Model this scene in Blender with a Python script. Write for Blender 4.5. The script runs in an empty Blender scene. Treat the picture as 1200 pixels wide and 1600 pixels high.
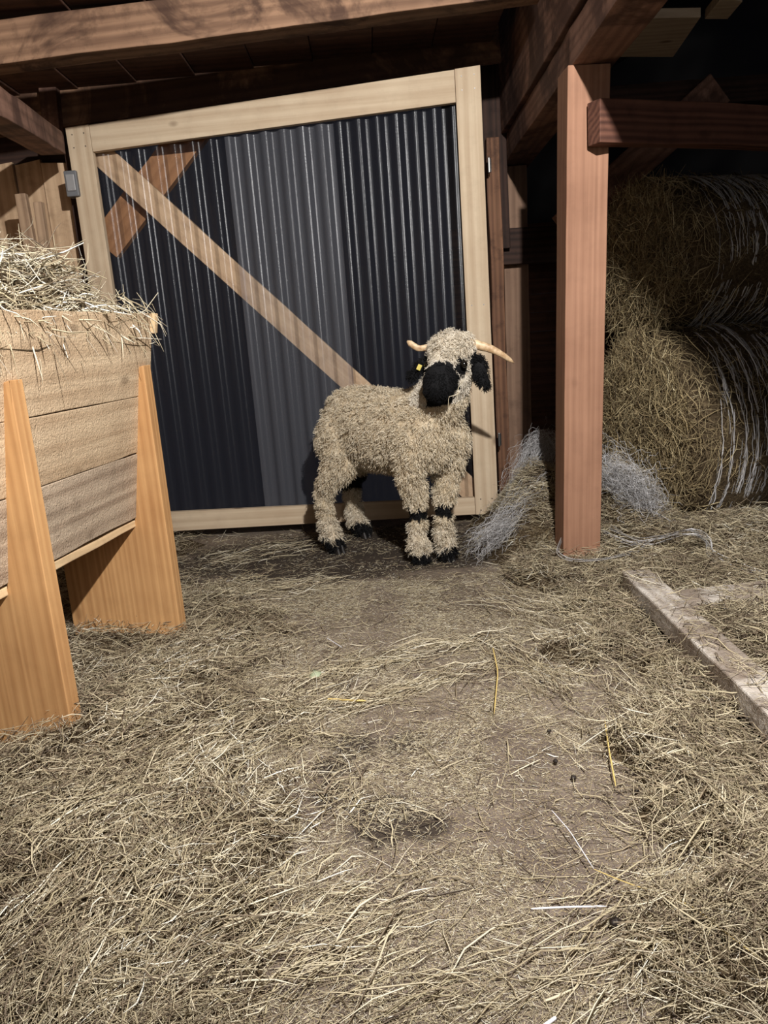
import bpy, bmesh, math
import numpy as np
from mathutils import Matrix, Vector
rng = np.random.default_rng(7)
col = bpy.context.scene.collection
A3 = lambda *v: np.array(v, float)

# ------------------------------------------------------------------ camera
FPX, CH = 1200.0, 0.85
PT, RL = math.radians(13.0), math.radians(4.3)
cf = A3(0, math.cos(PT), -math.sin(PT)); u0 = A3(0, math.sin(PT), math.cos(PT)); r0 = A3(1, 0, 0)
cR = math.cos(RL)*r0 - math.sin(RL)*u0
cU = math.cos(RL)*u0 + math.sin(RL)*r0
cam_d = bpy.data.cameras.new('camera'); cam = bpy.data.objects.new('camera', cam_d); col.objects.link(cam)
cam_d.sensor_fit = 'HORIZONTAL'; cam_d.sensor_width = 36; cam_d.lens = 36*FPX/1200; cam_d.clip_start = 0.02
cam.matrix_world = Matrix(((cR[0], cU[0], -cf[0], 0), (cR[1], cU[1], -cf[1], 0), (cR[2], cU[2], -cf[2], CH), (0, 0, 0, 1)))
bpy.context.scene.camera = cam
def ray(x, y): return cf + cR*(x-600)/FPX + cU*(800-y)/FPX
def gz(x, y, z=0.0): d = ray(x, y); return A3(0, 0, CH) + d*(z-CH)/d[2]      # measured point at a known height
def gy(x, y, Y): d = ray(x, y); return A3(0, 0, CH) + d*Y/d[1]                # measured point at a known distance

# ------------------------------------------------------------------ node helpers
def srgb(r, g, b):
    f = lambda c: (c/255/12.92) if c/255 <= .04045 else ((c/255+.055)/1.055)**2.4
    return (f(r), f(g), f(b), 1)
class NT:
    def __init__(s, name):
        s.m = bpy.data.materials.new(name); s.m.use_nodes = True
        s.n = s.m.node_tree.nodes; s.l = s.m.node_tree.links; s.n.clear()
        s.out = s.n.new('ShaderNodeOutputMaterial')
    def add(s, t, **kw):
        n = s.n.new(t)
        for k, v in kw.items():
            if k.startswith('i_'):
                n.inputs[k[2:].replace('_', ' ')].default_value = v
            else: setattr(n, k, v)
        return n
    def link(s, a, b): s.l.new(a, b)
    def noise(s, vec, scale, detail=4, rough=.55, dist=0):
        n = s.add('ShaderNodeTexNoise'); n.inputs['Scale'].default_value = scale
        n.inputs['Detail'].default_value = detail; n.inputs['Roughness'].default_value = rough
        n.inputs['Distortion'].default_value = dist
        if vec is not None: s.link(vec, n.inputs['Vector'])
        return n.outputs['Fac']
    def ramp(s, fac, stops, interp='LINEAR'):
        r = s.add('ShaderNodeValToRGB'); e = r.color_ramp.elements; r.color_ramp.interpolation = interp
        e[0].position, e[0].color = stops[0][0], stops[0][1]
        e[1].position, e[1].color = stops[-1][0], stops[-1][1]
        for p, c in stops[1:-1]:
            x = e.new(p); x.color = c
        s.link(fac, r.inputs['Fac']); return r.outputs['Color']
    def math(s, op, a, b=None, clamp=False):
        n = s.add('ShaderNodeMath', operation=op, use_clamp=clamp)
        for i, v in enumerate((a, b)):
            if v is None: continue
            if isinstance(v, (int, float)): n.inputs[i].default_value = v
            else: s.link(v, n.inputs[i])
        return n.outputs[0]
    def mix(s, fac, a, b, mode='MIX'):
        n = s.add('ShaderNodeMix', data_type='RGBA', blend_type=mode)
        for i, v in ((0, fac), (6, a), (7, b)):
            if isinstance(v, (int, float, tuple)): n.inputs[i].default_value = v
            else: s.link(v, n.inputs[i])
        return n.outputs[2]
    def bsdf(s, color, rough=.7, spec=.3, bump=None, bstr=.3, bdist=.002, **kw):
        b = s.add('ShaderNodeBsdfPrincipled')
        for k, v in (('Base Color', color), ('Roughness', rough)):
            if isinstance(v, (int, float, tuple)): b.inputs[k].default_value = v
            else: s.link(v, b.inputs[k])
        b.inputs['Specular IOR Level'].default_value = spec
        for k, v in kw.items(): b.inputs[k.replace('_', ' ')].default_value = v
        if bump is not None:
            bn = s.add('ShaderNodeBump'); bn.inputs['Strength'].default_value = bstr; bn.inputs['Distance'].default_value = bdist
            s.link(bump, bn.inputs['Height']); s.link(bn.outputs[0], b.inputs['Normal'])
        s.link(b.outputs[0], s.out.inputs[0]); return b
def objvec(t, scale=(1, 1, 1)):
    tc = t.add('ShaderNodeTexCoord'); oi = t.add('ShaderNodeObjectInfo')
    off = t.math('MULTIPLY', oi.outputs['Random'], 37.0)
    va = t.add('ShaderNodeVectorMath', operation='ADD'); t.link(tc.outputs['Object'], va.inputs[0]); t.link(off, va.inputs[1])
    mp = t.add('ShaderNodeMapping'); mp.inputs['Scale'].default_value = scale
    t.link(va.outputs[0], mp.inputs['Vector']); return mp.outputs[0], va.outputs[0]
def wood(name, light, dark, axis=0, ring=9.0, contrast=1.0, knots=.5, rough=.75, stain=None, saw=False, grime=.3, spec=.25, plankdark=None):
    t = NT(name)
    sc = [1.0, 1.0, 1.0]; sc[axis] = .022
    v, raw = objvec(t, tuple(sc))
    warp = t.noise(v, 5.0, 2, .5)
    wv = t.add('ShaderNodeVectorMath', operation='MULTIPLY_ADD'); t.link(v, wv.inputs[0])
    wv.inputs[1].default_value = (1, 1, 1)
    cmb = t.add('ShaderNodeCombineXYZ')
    w2 = t.math('MULTIPLY', warp, .07)
    for i in range(3):
        if i != axis: t.link(w2, cmb.inputs[i])
    t.link(cmb.outputs[0], wv.inputs[2])
    wave = t.add('ShaderNodeTexWave', wave_type='RINGS', wave_profile='SIN', rings_direction='XYZ'[axis])
    wave.inputs['Scale'].default_value = ring*1.7; wave.inputs['Distortion'].default_value = 2.2
    wave.inputs['Detail'].default_value = 2; wave.inputs['Detail Scale'].default_value = 1.5
    t.link(wv.outputs[0], wave.inputs['Vector'])
    fine = t.noise(v, 90, 3, .6)
    broad = t.noise(raw, 4.0, 3, .6)
    f = t.math('ADD', t.math('MULTIPLY', wave.outputs['Fac'], .36*contrast), t.math('MULTIPLY', fine, .66))
    f = t.math('ADD', f, t.math('MULTIPLY', t.math('SUBTRACT', broad, .5), .7))
    c = t.ramp(f, [(.15, light), (.95, dark)])
    if knots > 0:
        kv = [1.0, 1.0, 1.0]; kv[axis] = .55
        km = t.add('ShaderNodeMapping'); km.inputs['Scale'].default_value = kv; t.link(raw, km.inputs['Vector'])
        vo = t.add('ShaderNodeTexVoronoi', feature='F1'); vo.inputs['Scale'].default_value = 7.0; vo.inputs['Randomness'].default_value = 1
        t.link(km.outputs[0], vo.inputs['Vector'])
        k = t.ramp(vo.outputs['Distance'], [(.05, (1, 1, 1, 1)), (.12, (0, 0, 0, 1))])
        c = t.mix(t.math('MULTIPLY', k, knots), c, (dark[0]*.3, dark[1]*.25, dark[2]*.22, 1))
    g = t.noise(raw, 14, 5, .7)
    gm = t.ramp(g, [(.5, (0, 0, 0, 1)), (.72, (1, 1, 1, 1))])
    c = t.mix(t.math('MULTIPLY', gm, grime), c, (dark[0]*.35, dark[1]*.33, dark[2]*.33, 1))
    if stain:
        s2 = t.noise(raw, 2.2, 5, .65, 1.5)
        sm = t.ramp(s2, [(.46, (0, 0, 0, 1)), (.56, (1, 1, 1, 1))])
        c = t.mix(t.math('MULTIPLY', sm, .75), c, stain)
    if saw:
        sv = [1.0, 1.0, 1.0]; sv[axis] = 2.0
        mp = t.add('ShaderNodeMapping'); mp.inputs['Scale'].default_value = (1.6, .5, 1.0); t.link(raw, mp.inputs['Vector'])
        h = t.noise(mp.outputs[0], 75, 2, .5, 2.0)
        b = t.bsdf(c, rough, spec, t.math('ADD', h, t.math('MULTIPLY', fine, .4)), .8, .005)
    else:
        b = t.bsdf(c, rough, spec, t.math('ADD', t.math('MULTIPLY', wave.outputs['Fac'], .4), fine), .35, .0015)
    return t.m
def plain(name, c, rough=.6, spec=.3, bscale=None, metal=0):
    t = NT(name); v, raw = objvec(t)
    n = t.noise(raw, bscale or 40, 4)
    cc = t.mix(t.math('MULTIPLY', n, .5), c, (c[0]*.55, c[1]*.55, c[2]*.55, 1))
    t.bsdf(cc, rough, spec, n, .2, .001, Metallic=metal); return t.m
def strandmat(name, stops, rough=.6, spec=.3):
    t = NT(name); a = t.add('ShaderNodeAttribute', attribute_name='rnd')
    t.bsdf(t.ramp(a.outputs['Fac'], stops), rough, spec); return t.m

M = {}
pale_l, pale_d = srgb(208, 190, 164), srgb(172, 148, 122)
M['door0'] = wood('pale spruce across', pale_l, pale_d, 0, 7, .8, .7, grime=.12)
M['door2'] = wood('pale spruce upright', pale_l, pale_d, 2, 7, .8, .7, grime=.12)
M['brace'] = wood('planed brace wood', srgb(216, 190, 156), srgb(178, 148, 118), 0, 6, .6, .4)
M['brace_o'] = wood('orange brace wood', srgb(172, 128, 90), srgb(128, 90, 60), 0, 6, .6, .2)
M['beam'] = wood('old brown beam', srgb(150, 118, 94), srgb(88, 64, 50), 0, 6, .9, .5, stain=srgb(52, 33, 27), grime=.5)
M['rafter'] = wood('old grey brown rafter', srgb(148, 114, 98), srgb(96, 70, 58), 0, 8, .9, .4, grime=.55, stain=srgb(66, 46, 40))
M['darkbeam'] = wood('dark weathered beam', srgb(70, 50, 42), srgb(34, 24, 21), 0, 9, 1, .4, grime=.5)
M['redbeam'] = wood('dark reddish beam', srgb(112, 76, 62), srgb(64, 40, 33), 0, 11, 1.2, .4, grime=.4)
M['post'] = wood('reddish planed post wood', srgb(160, 121, 98), srgb(112, 78, 60), 0, 12, .45, .25, grime=.12)
M['backpost'] = wood('grey brown post wood', srgb(150, 122, 102), srgb(104, 80, 66), 0, 9, .8, .3, grime=.35)
M['jamb'] = wood('brown jamb wood', srgb(122, 88, 66), srgb(72, 48, 36), 0, 11, .9, .5, grime=.7)
M['saw'] = wood('rough sawn board', srgb(206, 184, 154), srgb(160, 134, 106), 0, 5, .8, .5, saw=True, grime=.2, rough=.85)
M['saw_g'] = wood('rough sawn greyish board', srgb(194, 176, 154), srgb(140, 120, 102), 0, 6, 1.1, .5, saw=True, grime=.3, rough=.85)
M['leg'] = wood('orange larch upright', srgb(206, 162, 112), srgb(150, 104, 64), 2, 13, .6, .35, grime=.1, rough=.6)
M['lath'] = wood('pale lath', srgb(222, 196, 156), srgb(180, 148, 112), 0, 8, .7, .3)
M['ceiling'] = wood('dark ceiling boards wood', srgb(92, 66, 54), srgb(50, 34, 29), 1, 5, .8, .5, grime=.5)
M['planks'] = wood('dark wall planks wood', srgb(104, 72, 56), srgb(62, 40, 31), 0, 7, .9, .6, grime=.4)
M['leftwall'] = wood('left wall boards wood', srgb(212, 184, 152), srgb(160, 130, 102), 2, 6, .9, .6, grime=.35)
M['stick'] = wood('weathered stick', srgb(176, 150, 124), srgb(116, 92, 74), 0, 9, .9, .2)
M['crate'] = wood('dirty whitish frame timber', srgb(210, 204, 196), srgb(150, 136, 124), 0, 6, .8, .4, grime=.75, saw=True, stain=srgb(124, 108, 94))
M['metal'] = plain('worn steel', srgb(120, 118, 116), .35, .5, metal=.8)
M['boxgrey'] = plain('grey plastic', srgb(112, 114, 118), .5)
M['boxlid'] = plain('pale grey plastic', srgb(150, 150, 152), .4)
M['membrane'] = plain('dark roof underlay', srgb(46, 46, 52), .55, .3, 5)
HAY = [(0, srgb(60, 50, 43)), (.22, srgb(108, 94, 80)), (.45, srgb(156, 141, 118)), (.6, srgb(180, 168, 138)), (.78, srgb(208, 196, 168)), (.93, srgb(230, 222, 200)), (1, srgb(242, 240, 230))]
M['hay'] = strandmat('dry hay', HAY)
M['hayb'] = strandmat('bale hay', [(0, srgb(52, 43, 34)), (.3, srgb(108, 93, 70)), (.65, srgb(166, 148, 112)), (.92, srgb(206, 190, 150)), (1, srgb(226, 216, 184))])
M['net'] = strandmat('white polythene net', [(0, srgb(150, 148, 148)), (.6, srgb(196, 194, 194)), (1, srgb(232, 232, 236))], .35, .5)
t = NT('hay mat under strands'); v, raw = objvec(t)
f = t.noise(raw, 120, 4, .8); f2 = t.noise(raw, 9, 3)
t.bsdf(t.ramp(t.math('ADD', t.math('MULTIPLY', f, .75), t.math('MULTIPLY', f2, .3)), [(.3, srgb(32, 26, 20)), (.55, srgb(84, 71, 54)), (.75, srgb(144, 127, 98))]), .9, .1, f, 1, .01)
M['haymat'] = t.m
t = NT('trodden earth floor'); v, raw = objvec(t)
b1 = t.noise(raw, 3.0, 6, .65); b2 = t.noise(raw, 70, 5, .75); b3 = t.noise(raw, 300, 2, .6)
c = t.ramp(b1, [(.3, srgb(84, 73, 66)), (.5, srgb(114, 102, 93)), (.7, srgb(138, 126, 115))])
c = t.mix(t.math('MULTIPLY', t.ramp(b2, [(.45, (0, 0, 0, 1)), (.7, (1, 1, 1, 1))]), .5), c, srgb(62, 51, 44))
c = t.mix(t.ramp(b3, [(.56, (0, 0, 0, 1)), (.66, (1, 1, 1, 1))]), c, srgb(158, 142, 108))
# damp dark stains with a shape of their own
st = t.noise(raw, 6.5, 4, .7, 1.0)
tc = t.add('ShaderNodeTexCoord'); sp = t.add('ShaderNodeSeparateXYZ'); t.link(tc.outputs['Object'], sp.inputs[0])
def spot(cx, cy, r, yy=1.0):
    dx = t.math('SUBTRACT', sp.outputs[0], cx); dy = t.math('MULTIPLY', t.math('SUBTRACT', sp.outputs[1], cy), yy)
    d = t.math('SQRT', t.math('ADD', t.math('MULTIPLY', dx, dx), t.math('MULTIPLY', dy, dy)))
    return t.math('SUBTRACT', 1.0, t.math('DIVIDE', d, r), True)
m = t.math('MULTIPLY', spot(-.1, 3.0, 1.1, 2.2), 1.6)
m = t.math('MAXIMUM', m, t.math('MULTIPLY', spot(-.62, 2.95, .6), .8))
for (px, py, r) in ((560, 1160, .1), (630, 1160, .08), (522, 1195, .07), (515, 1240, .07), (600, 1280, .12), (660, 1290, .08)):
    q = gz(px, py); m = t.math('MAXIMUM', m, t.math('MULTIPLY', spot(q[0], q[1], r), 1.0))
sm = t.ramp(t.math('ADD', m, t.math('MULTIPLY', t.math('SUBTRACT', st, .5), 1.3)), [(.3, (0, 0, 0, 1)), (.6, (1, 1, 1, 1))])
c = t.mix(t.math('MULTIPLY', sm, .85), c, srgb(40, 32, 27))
t.bsdf(c, .85, .25, t.math('ADD', b2, t.math('MULTIPLY', b1, 2)), .7, .008)
M['floor'] = t.m

# ------------------------------------------------------------------ object helpers
def tag(o, label=None, cat=None, group=None, kind=None):
    if label: o['label'] = label
    if cat: o['category'] = cat
    if group: o['group'] = group
    if kind: o['kind'] = kind
    return o
def thing(name, loc, label, cat, group=None, kind=None):
    o = bpy.data.objects.new(name, None); o.empty_display_size = .05; col.objects.link(o); o.location = Vector(loc)
    return tag(o, label, cat, group, kind)
WM = {}
def place(o, Mw, parent=None):
    WM[o.name] = Mw.copy()
    if parent is not None:
        pm = WM.get(parent.name) or Matrix.Translation(parent.location)
        o.parent = parent; o.matrix_local = pm.inverted() @ Mw
    else: o.matrix_world = Mw
def obj(name, me, mat, parent=None, Mw=None, bevel=0, smooth=False):
    o = bpy.data.objects.new(name, me); col.objects.link(o)
    if mat is not None: me.materials.append(mat)
    place(o, Mw if Mw is not None else Matrix.Identity(4), parent)
    if bevel:
        b = o.modifiers.new('bevel', 'BEVEL'); b.width = bevel; b.segments = 2; b.limit_method = 'ANGLE'
    if smooth:
        for p in me.polygons: p.use_smooth = True
    return o
def pydata(name, V, F):
    me = bpy.data.meshes.new(name); me.from_pydata([tuple(v) for v in V], [], [tuple(f) for f in F]); me.update(); return me
def frame(origin, x, z=None, y=None):
    x = Vector(x).normalized()
    if z is not None:
        z = Vector(z); y = z.cross(x).normalized(); z = x.cross(y).normalized()
    else:
        y = Vector(y); z = x.cross(y).normalized(); y = z.cross(x).normalized()
    m = Matrix((x, y, z)).transposed().to_4x4(); m.translation = Vector(origin); return m
def beam(name, p0, p1, w, h, mat, parent=None, up=(0, 0, 1), wob=.0015, bevel=.003, segs=None, taper=None):
    """Squared timber along p0-p1: length on local x, width y, height z."""
    p0, p1 = Vector(p0), Vector(p1); L = (p1-p0).length
    mid = (p0+p1)/2; Mw = frame(mid, p1-p0, z=up)
    n = segs or max(2, int(L/.12)); V = []; F = []
    off = rng.normal(0, wob, (n+1, 2)); off = np.cumsum(off, 0)*.5; off -= off.mean(0)
    for i in range(n+1):
        x = -L/2 + L*i/n
        for sy, sz in ((-1, -1), (1, -1), (1, 1), (-1, 1)):
            j = rng.normal(0, wob*.5, 2)
            k = 1 if taper is None else 1+(taper-1)*i/n
            V.append((x, sy*w/2*k+off[i, 0]+j[0], sz*h/2*k+off[i, 1]+j[1]))
    for i in range(n):
        a = 4*i
        for k in range(4):
            F.append((a+k, a+(k+1) % 4, a+4+(k+1) % 4, a+4+k))
    F.append((3, 2, 1, 0)); a = 4*n; F.append((a, a+1, a+2, a+3))
    me = pydata(name, V, F); bm = bmesh.new(); bm.from_mesh(me); bmesh.ops.recalc_face_normals(bm, faces=bm.faces); bm.to_mesh(me); bm.free()
    return obj(name, me, mat, parent, Mw, bevel)
def prism(name, poly, y0, y1, mat, Mw, parent=None, bevel=.002):
    """Flat polygon (local x,z) with thickness y0..y1 on local y."""
    n = len(poly); V = [(a, y0, b) for a, b in poly] + [(a, y1, b) for a, b in poly]
    F = [tuple(range(n)), tuple(range(2*n-1, n-1, -1))] + [(i, (i+1) % n, n+(i+1) % n, n+i) for i in range(n)]
    me = pydata(name, V, F); bm = bmesh.new(); bm.from_mesh(me); bmesh.ops.recalc_face_normals(bm, faces=bm.faces); bm.to_mesh(me); bm.free()
    return obj(name, me, mat, parent, Mw, bevel)
def nrm(a): return a/np.maximum(np.linalg.norm(a, axis=-1, keepdims=True), 1e-9)
def tubes(name, paths, rad, rnd, mat, parent=None, origin=(0, 0, 0), flat=1.0, extra=None, base=None, sides=3):
    """n thin solid strands as one mesh; paths (n,k,3), rad (n,) or (n,k)."""
    n, k, _ = paths.shape
    T = nrm(np.gradient(paths, axis=1))
    ref = nrm(rng.normal(size=(n, 1, 3))); S1 = nrm(np.cross(T, ref)); S2 = np.cross(T, S1)
    if rad.ndim == 1: rad = np.repeat(rad[:, None], k, 1)
    tp = np.ones(k); tp[0] = .6; tp[-1] = .3; rad = rad*tp
    V = np.empty((n, k, sides, 3), np.float32)
    for i in range(sides):
        a = 2*math.pi*i/sides
        V[:, :, i] = paths + rad[..., None]*(math.cos(a)*S1 + math.sin(a)*flat*S2)
    V = V.reshape(-1, 3) - np.array(origin, np.float32)
    idx = np.arange(n*k*sides).reshape(n, k, sides)
    Q = np.stack([idx[:, :-1], np.roll(idx, -1, 2)[:, :-1], np.roll(idx, -1, 2)[:, 1:], idx[:, 1:]], -1).reshape(-1, 4)
    nv = len(V); R = np.repeat(rnd, k*sides).astype(np.float32)
    ex = {a: np.repeat(b, k*sides).astype(np.float32) for a, b in (extra or {}).items()}
    bv, bf = (base if base is not None else (np.zeros((0, 3)), np.zeros((0, 4), int)))
    if len(bv):
        V = np.concatenate([V, (bv-np.array(origin)).astype(np.float32)]); Qb = bf+nv
        R = np.concatenate([R, np.zeros(len(bv), np.float32)]); ex = {a: np.concatenate([b, np.zeros(len(bv), np.float32)]) for a, b in ex.items()}
    else: Qb = np.zeros((0, 4), int)
    QA = np.concatenate([Q, Qb]).astype(np.int32)
    me = bpy.data.meshes.new(name); me.vertices.add(len(V)); me.vertices.foreach_set('co', V.ravel())
    me.loops.add(QA.size); me.loops.foreach_set('vertex_index', QA.ravel())
    me.polygons.add(len(QA)); me.polygons.foreach_set('loop_start', np.arange(0, QA.size, 4, dtype=np.int32))
    me.update(calc_edges=True)
    at = me.attributes.new('rnd', 'FLOAT', 'POINT'); at.data.foreach_set('value', R)
    for a, b in ex.items():
        q = me.attributes.new(a, 'FLOAT', 'POINT'); q.data.foreach_set('value', b)
    o = obj(name, me, mat, parent, Matrix.Translation(Vector(origin)))
    if len(Qb):
        me.materials.append(M['haymat'])
        mi = np.zeros(len(QA), np.int32); mi[len(Q):] = 1; me.polygons.foreach_set('material_index', mi)
    return o
def straws(P, D, L, curl, k=4, droop=None):
    n = len(P); t = np.linspace(-.5, .5, k)[None, :, None]
    B = nrm(np.cross(D, rng.normal(size=(n, 3))))
    pth = P[:, None] + D[:, None]*(L[:, None, None]*t) + B[:, None]*((curl*L)[:, None, None]*(4*t*t-.33))
    kk = rng.normal(0, .03, (n, k, 3))*L[:, None, None]; pth = pth+kk
    if droop is not None: pth[:, :, 2] -= droop[:, None]*(t[..., 0]+.5)**2
    return pth
def vnoise(x, y, s, seed=0):
    """smooth value noise in 2D"""
    r = np.random.default_rng(seed).random((64, 64)); X = x*s+100.3; Y = y*s+100.7
    i = np.floor(X).astype(int); j = np.floor(Y).astype(int); u = X-i; v = Y-j; u = u*u*(3-2*u); v = v*v*(3-2*v)
    g = lambda a, b: r[a % 64, b % 64]
    return (g(i, j)*(1-u)+g(i+1, j)*u)*(1-v) + (g(i, j+1)*(1-u)+g(i+1, j+1)*u)*v
def sstep(a, b, x): t = np.clip((x-a)/(b-a), 0, 1); return t*t*(3-2*t)

# ------------------------------------------------------------------ the setting
fl = pydata('floor', [(-3, -1.5, 0), (4, -1.5, 0), (4, 4.3, 0), (-3, 3.62, 0), (-3, -1.5, -.1), (4, -1.5, -.1), (4, 4.3, -.1), (-3, 3.62, -.1)],
            [(0, 1, 2, 3), (7, 6, 5, 4), (0, 4, 5, 1), (1, 5, 6, 2), (2, 6, 7, 3), (3, 7, 4, 0)])
tag(obj('floor', fl, M['floor']), 'trodden dark earth floor of the barn', 'floor', kind='structure')

# left ceiling of wide boards
ce = thing('ceiling', (-.8, 1.5, 1.95), 'low ceiling of dark brown boards at upper left', 'ceiling', kind='structure')
tilt = .03
for i in range(13):
    x0 = -2.6+i*.245; z = 1.955+tilt*(x0+.6)
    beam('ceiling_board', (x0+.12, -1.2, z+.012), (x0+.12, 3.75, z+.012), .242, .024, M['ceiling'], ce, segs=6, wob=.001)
# header board over the gate
beam('wall_back', gy(90, 168, 3.56)+A3(-.9, .0, -.04), gy(780, 60, 3.5)+A3(.0, 0, .01), .03, .2, M['beam'])
tag(bpy.data.objects['wall_back'], 'dark header board above the gate under the ceiling', 'wall', kind='structure')
# left wall of upright boards
wl = thing('wall_left', (-1.6, 3.62, 0), 'wall of pale upright boards left of the gate', 'wall', kind='structure')
x = -2.7
while x < -1.25:
    w = rng.uniform(.1, .16); w = min(w, -1.225-x)
    if w < .03: break
    dy = rng.uniform(-.008, .008)
    m_ = frame((x+w/2, 3.62+dy, .84), (1, 0, 0), z=(0, 0, 1))
    prism('wall_board', [(-w/2+.002, -.84), (w/2-.002, -.84), (w/2-.002, .84+rng.uniform(-.01, .02)), (-w/2+.002, .84)], -.012, .012, M['leftwall'], m_, wl)
    x += w
beam('wall_side', (-1.9, -1.2, .95), (-1.9, 3.75, .95), .03, 1.9, M['leftwall'], segs=4)
tag(bpy.data.objects['wall_side'], 'board side wall behind the hay feeder', 'wall', kind='structure')
# right back wall of horizontal planks
wr = thing('wall_right', (1.5, 4.25, 0), 'dark back wall of narrow horizontal planks behind the posts', 'wall', kind='structure')
z = 0.0
while z < 1.28:
    h = rng.uniform(.075, .11)
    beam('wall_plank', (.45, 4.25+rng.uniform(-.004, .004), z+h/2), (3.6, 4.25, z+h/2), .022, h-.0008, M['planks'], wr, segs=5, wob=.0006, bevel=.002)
    z += h
# right roof underlay
def roof_pt(x, y): return (x, y, 1.84+.42*(x-.7)+.015*math.sin(y*9+x*3))
nx, ny = 14, 30; V = []; F = []
for i in range(nx+1):
    for j in range(ny+1): V.append(roof_pt(.74+2.9*i/nx, .9+3.6*j/ny))
for i in range(nx):
    for j in range(ny): a = i*(ny+1)+j; F.append((a, a+1, a+ny+2, a+ny+1))
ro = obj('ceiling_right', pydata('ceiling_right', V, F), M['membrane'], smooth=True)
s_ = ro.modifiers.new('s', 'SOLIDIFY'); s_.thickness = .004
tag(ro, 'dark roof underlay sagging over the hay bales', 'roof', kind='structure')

# ------------------------------------------------------------------ timbers
def T(o, label, cat='beam', group=None): return tag(o, label, cat, group)
a, b = gy(-60, 120, 2.8), gy(800, 4, 2.8); h = .125
T(beam('ceiling_beam', a+A3(-.5, 0, h/2-.02), b+A3(.09, 0, h/2+.004), .10, h, M['beam'], segs=24), 'long horizontal ceiling beam with dark stains crossing above the gate')
T(beam('ceiling_beam', A3(.625, -.6, 1.70+.225), A3(.690, 3.95, 1.70+.225), .05, .45, M['rafter']), 'wide brown roof board running back to the gate top, left of the narrow gap')
T(beam('roof_beam', A3(.655+.0, -.6, 1.584+.055), A3(.755, 4.1, 1.584+.055), .13, .108, M['rafter']), 'heavy brown roof beam resting on the reddish post')
T(beam('roof_beam', A3(-1.02, 2.2, 1.56), gy(82, 226, 3.38), .10, .085, M['rafter'], wob=.003), 'old grey beam sloping in at upper left beside the gate corner')
T(beam('timber_block', gy(92, 170, 3.5)+A3(-.02, 0, .17), gy(92, 228, 3.5)+A3(-.02, 0, -.02), .07, .05, M['rafter'], up=(0, 1, 0)), 'short upright wood block under the ceiling above the grey box', 'block')
pc = (gz(878, 890)+gz(940, 893))/2; pw = .128
T(beam('wooden_post', A3(pc[0], pc[1]+pw/2, -.02), A3(.704, 2.50+pw/2, 1.584), pw, pw, M['post'], up=(1, 0, 0), wob=.0006), 'tall reddish squared post standing in front of the hay bales', 'post')
ln, rn = gy(930, 188, 2.46), gz(1206, 199, 1.412)
ln = A3(.705, 2.455, 1.412); dr = nrm(A3(.63, .24, -.005)); rn = ln+dr*1.5
T(beam('cross_beam', ln, rn, .06, .122, M['redbeam'], wob=.0025), 'dark reddish crossbeam fixed to the tall post and running right')
T(beam('wooden_post', gy(812, 780, 3.95)*A3(1, 1, 0), gy(801, 262, 3.95), .10, .12, M['backpost'], up=(1, 0, 0)), 'grey brown back post behind the twine heap', 'post')
q0, q1 = gy(785, 386, 3.86), gy(930, 380, 3.86)
T(beam('cross_beam', q0, q1+A3(.15, 0, 0), .05, .165, M['darkbeam'], wob=.002), 'short nearly black crossbeam on the front of the back post')
q0, q1 = gy(955, 290, 3.3), gy(1120, 140, 3.3)
T(beam('knee_brace', q0-nrm(q1-q0)*.25, q1, .07, .13, M['rafter']), 'slanting brown brace behind the crossbeam over the bales', 'brace')
for (pts, lab) in (([(961, 89), (1052, 89), (1095, 27), (1000, 29)], 'pale board end on the roof underside above the crossbeam, the larger one'),
                   ([(1101, 30), (1137, 30), (1160, 3), (1130, -6)], 'small pale board end on the roof underside at the top edge')):
    P = [gz(*q, 1.8) for q in pts]; c = sum(P)/4
    V = [p-c for p in P]+[p-c+A3(0, 0, .03) for p in P]
    me = pydata('roof_board', V, [(0, 1, 2, 3), (7, 6, 5, 4), (0, 4, 5, 1), (1, 5, 6, 2), (2, 6, 7, 3), (3, 7, 4, 0)])
    T(obj('roof_board', me, M['door0'], None, Matrix.Translation(Vector(c)), .002), lab, 'board')
# purlin the roof boards hang from
T(beam('purlin', A3(.76, 3.4, 1.70), A3(2.6, 3.62, 1.76), .08, .1, M['darkbeam']), 'dark purlin behind the roof boards over the bales')
tag(beam('trim_2', (-2.7, 3.67, 1.74), (-1.20, 3.67, 1.78), .02, .26, M['darkbeam']), 'dark board above the upright boards at upper left', 'trim', kind='structure')
tag(beam('trim_1', A3(.60, 3.80, 1.2), A3(.60, 3.80, 2.2), .03, .17, M['darkbeam'], up=(1, 0, 0)), 'dark board behind the top right corner of the gate', 'trim', kind='structure')
V = []; F = []
for i in range(41):
    for j in range(25):
        X_, Z_ = .45+3.2*i/40, 1.22+1.75*j/24
        V.append((X_, 4.30+.03*math.sin(X_*7+Z_*5)+.02*math.sin(X_*19-Z_*11)+.012*math.sin(Z_*31+X_*3), Z_))
for i in range(40):
    for j in range(24): a = i*25+j; F.append((a, a+25, a+26, a+1))
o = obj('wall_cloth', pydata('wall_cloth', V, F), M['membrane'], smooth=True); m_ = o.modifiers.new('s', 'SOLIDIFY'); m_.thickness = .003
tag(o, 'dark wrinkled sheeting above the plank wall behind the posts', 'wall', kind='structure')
# jamb
jt, jb = gy(770, 228, 3.41), gy(788, 778, 3.41)
j = beam('door_jamb', A3(jb[0]-.0, 3.42, -.01), A3(jt[0]+.0, 3.42, 1.6), .05, .055, M['jamb'], up=(1, 0, 0), wob=.003)
T(j, 'rough brown jamb the gate is hinged on', 'jamb')
T(beam('door_jamb', A3(-1.23, 3.56, 0), A3(-1.215, 3.56, 1.84), .04, .05, M['darkbeam'], up=(1, 0, 0)), 'dark jamb in the narrow gap at the left edge of the gate', 'jamb')

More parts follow.
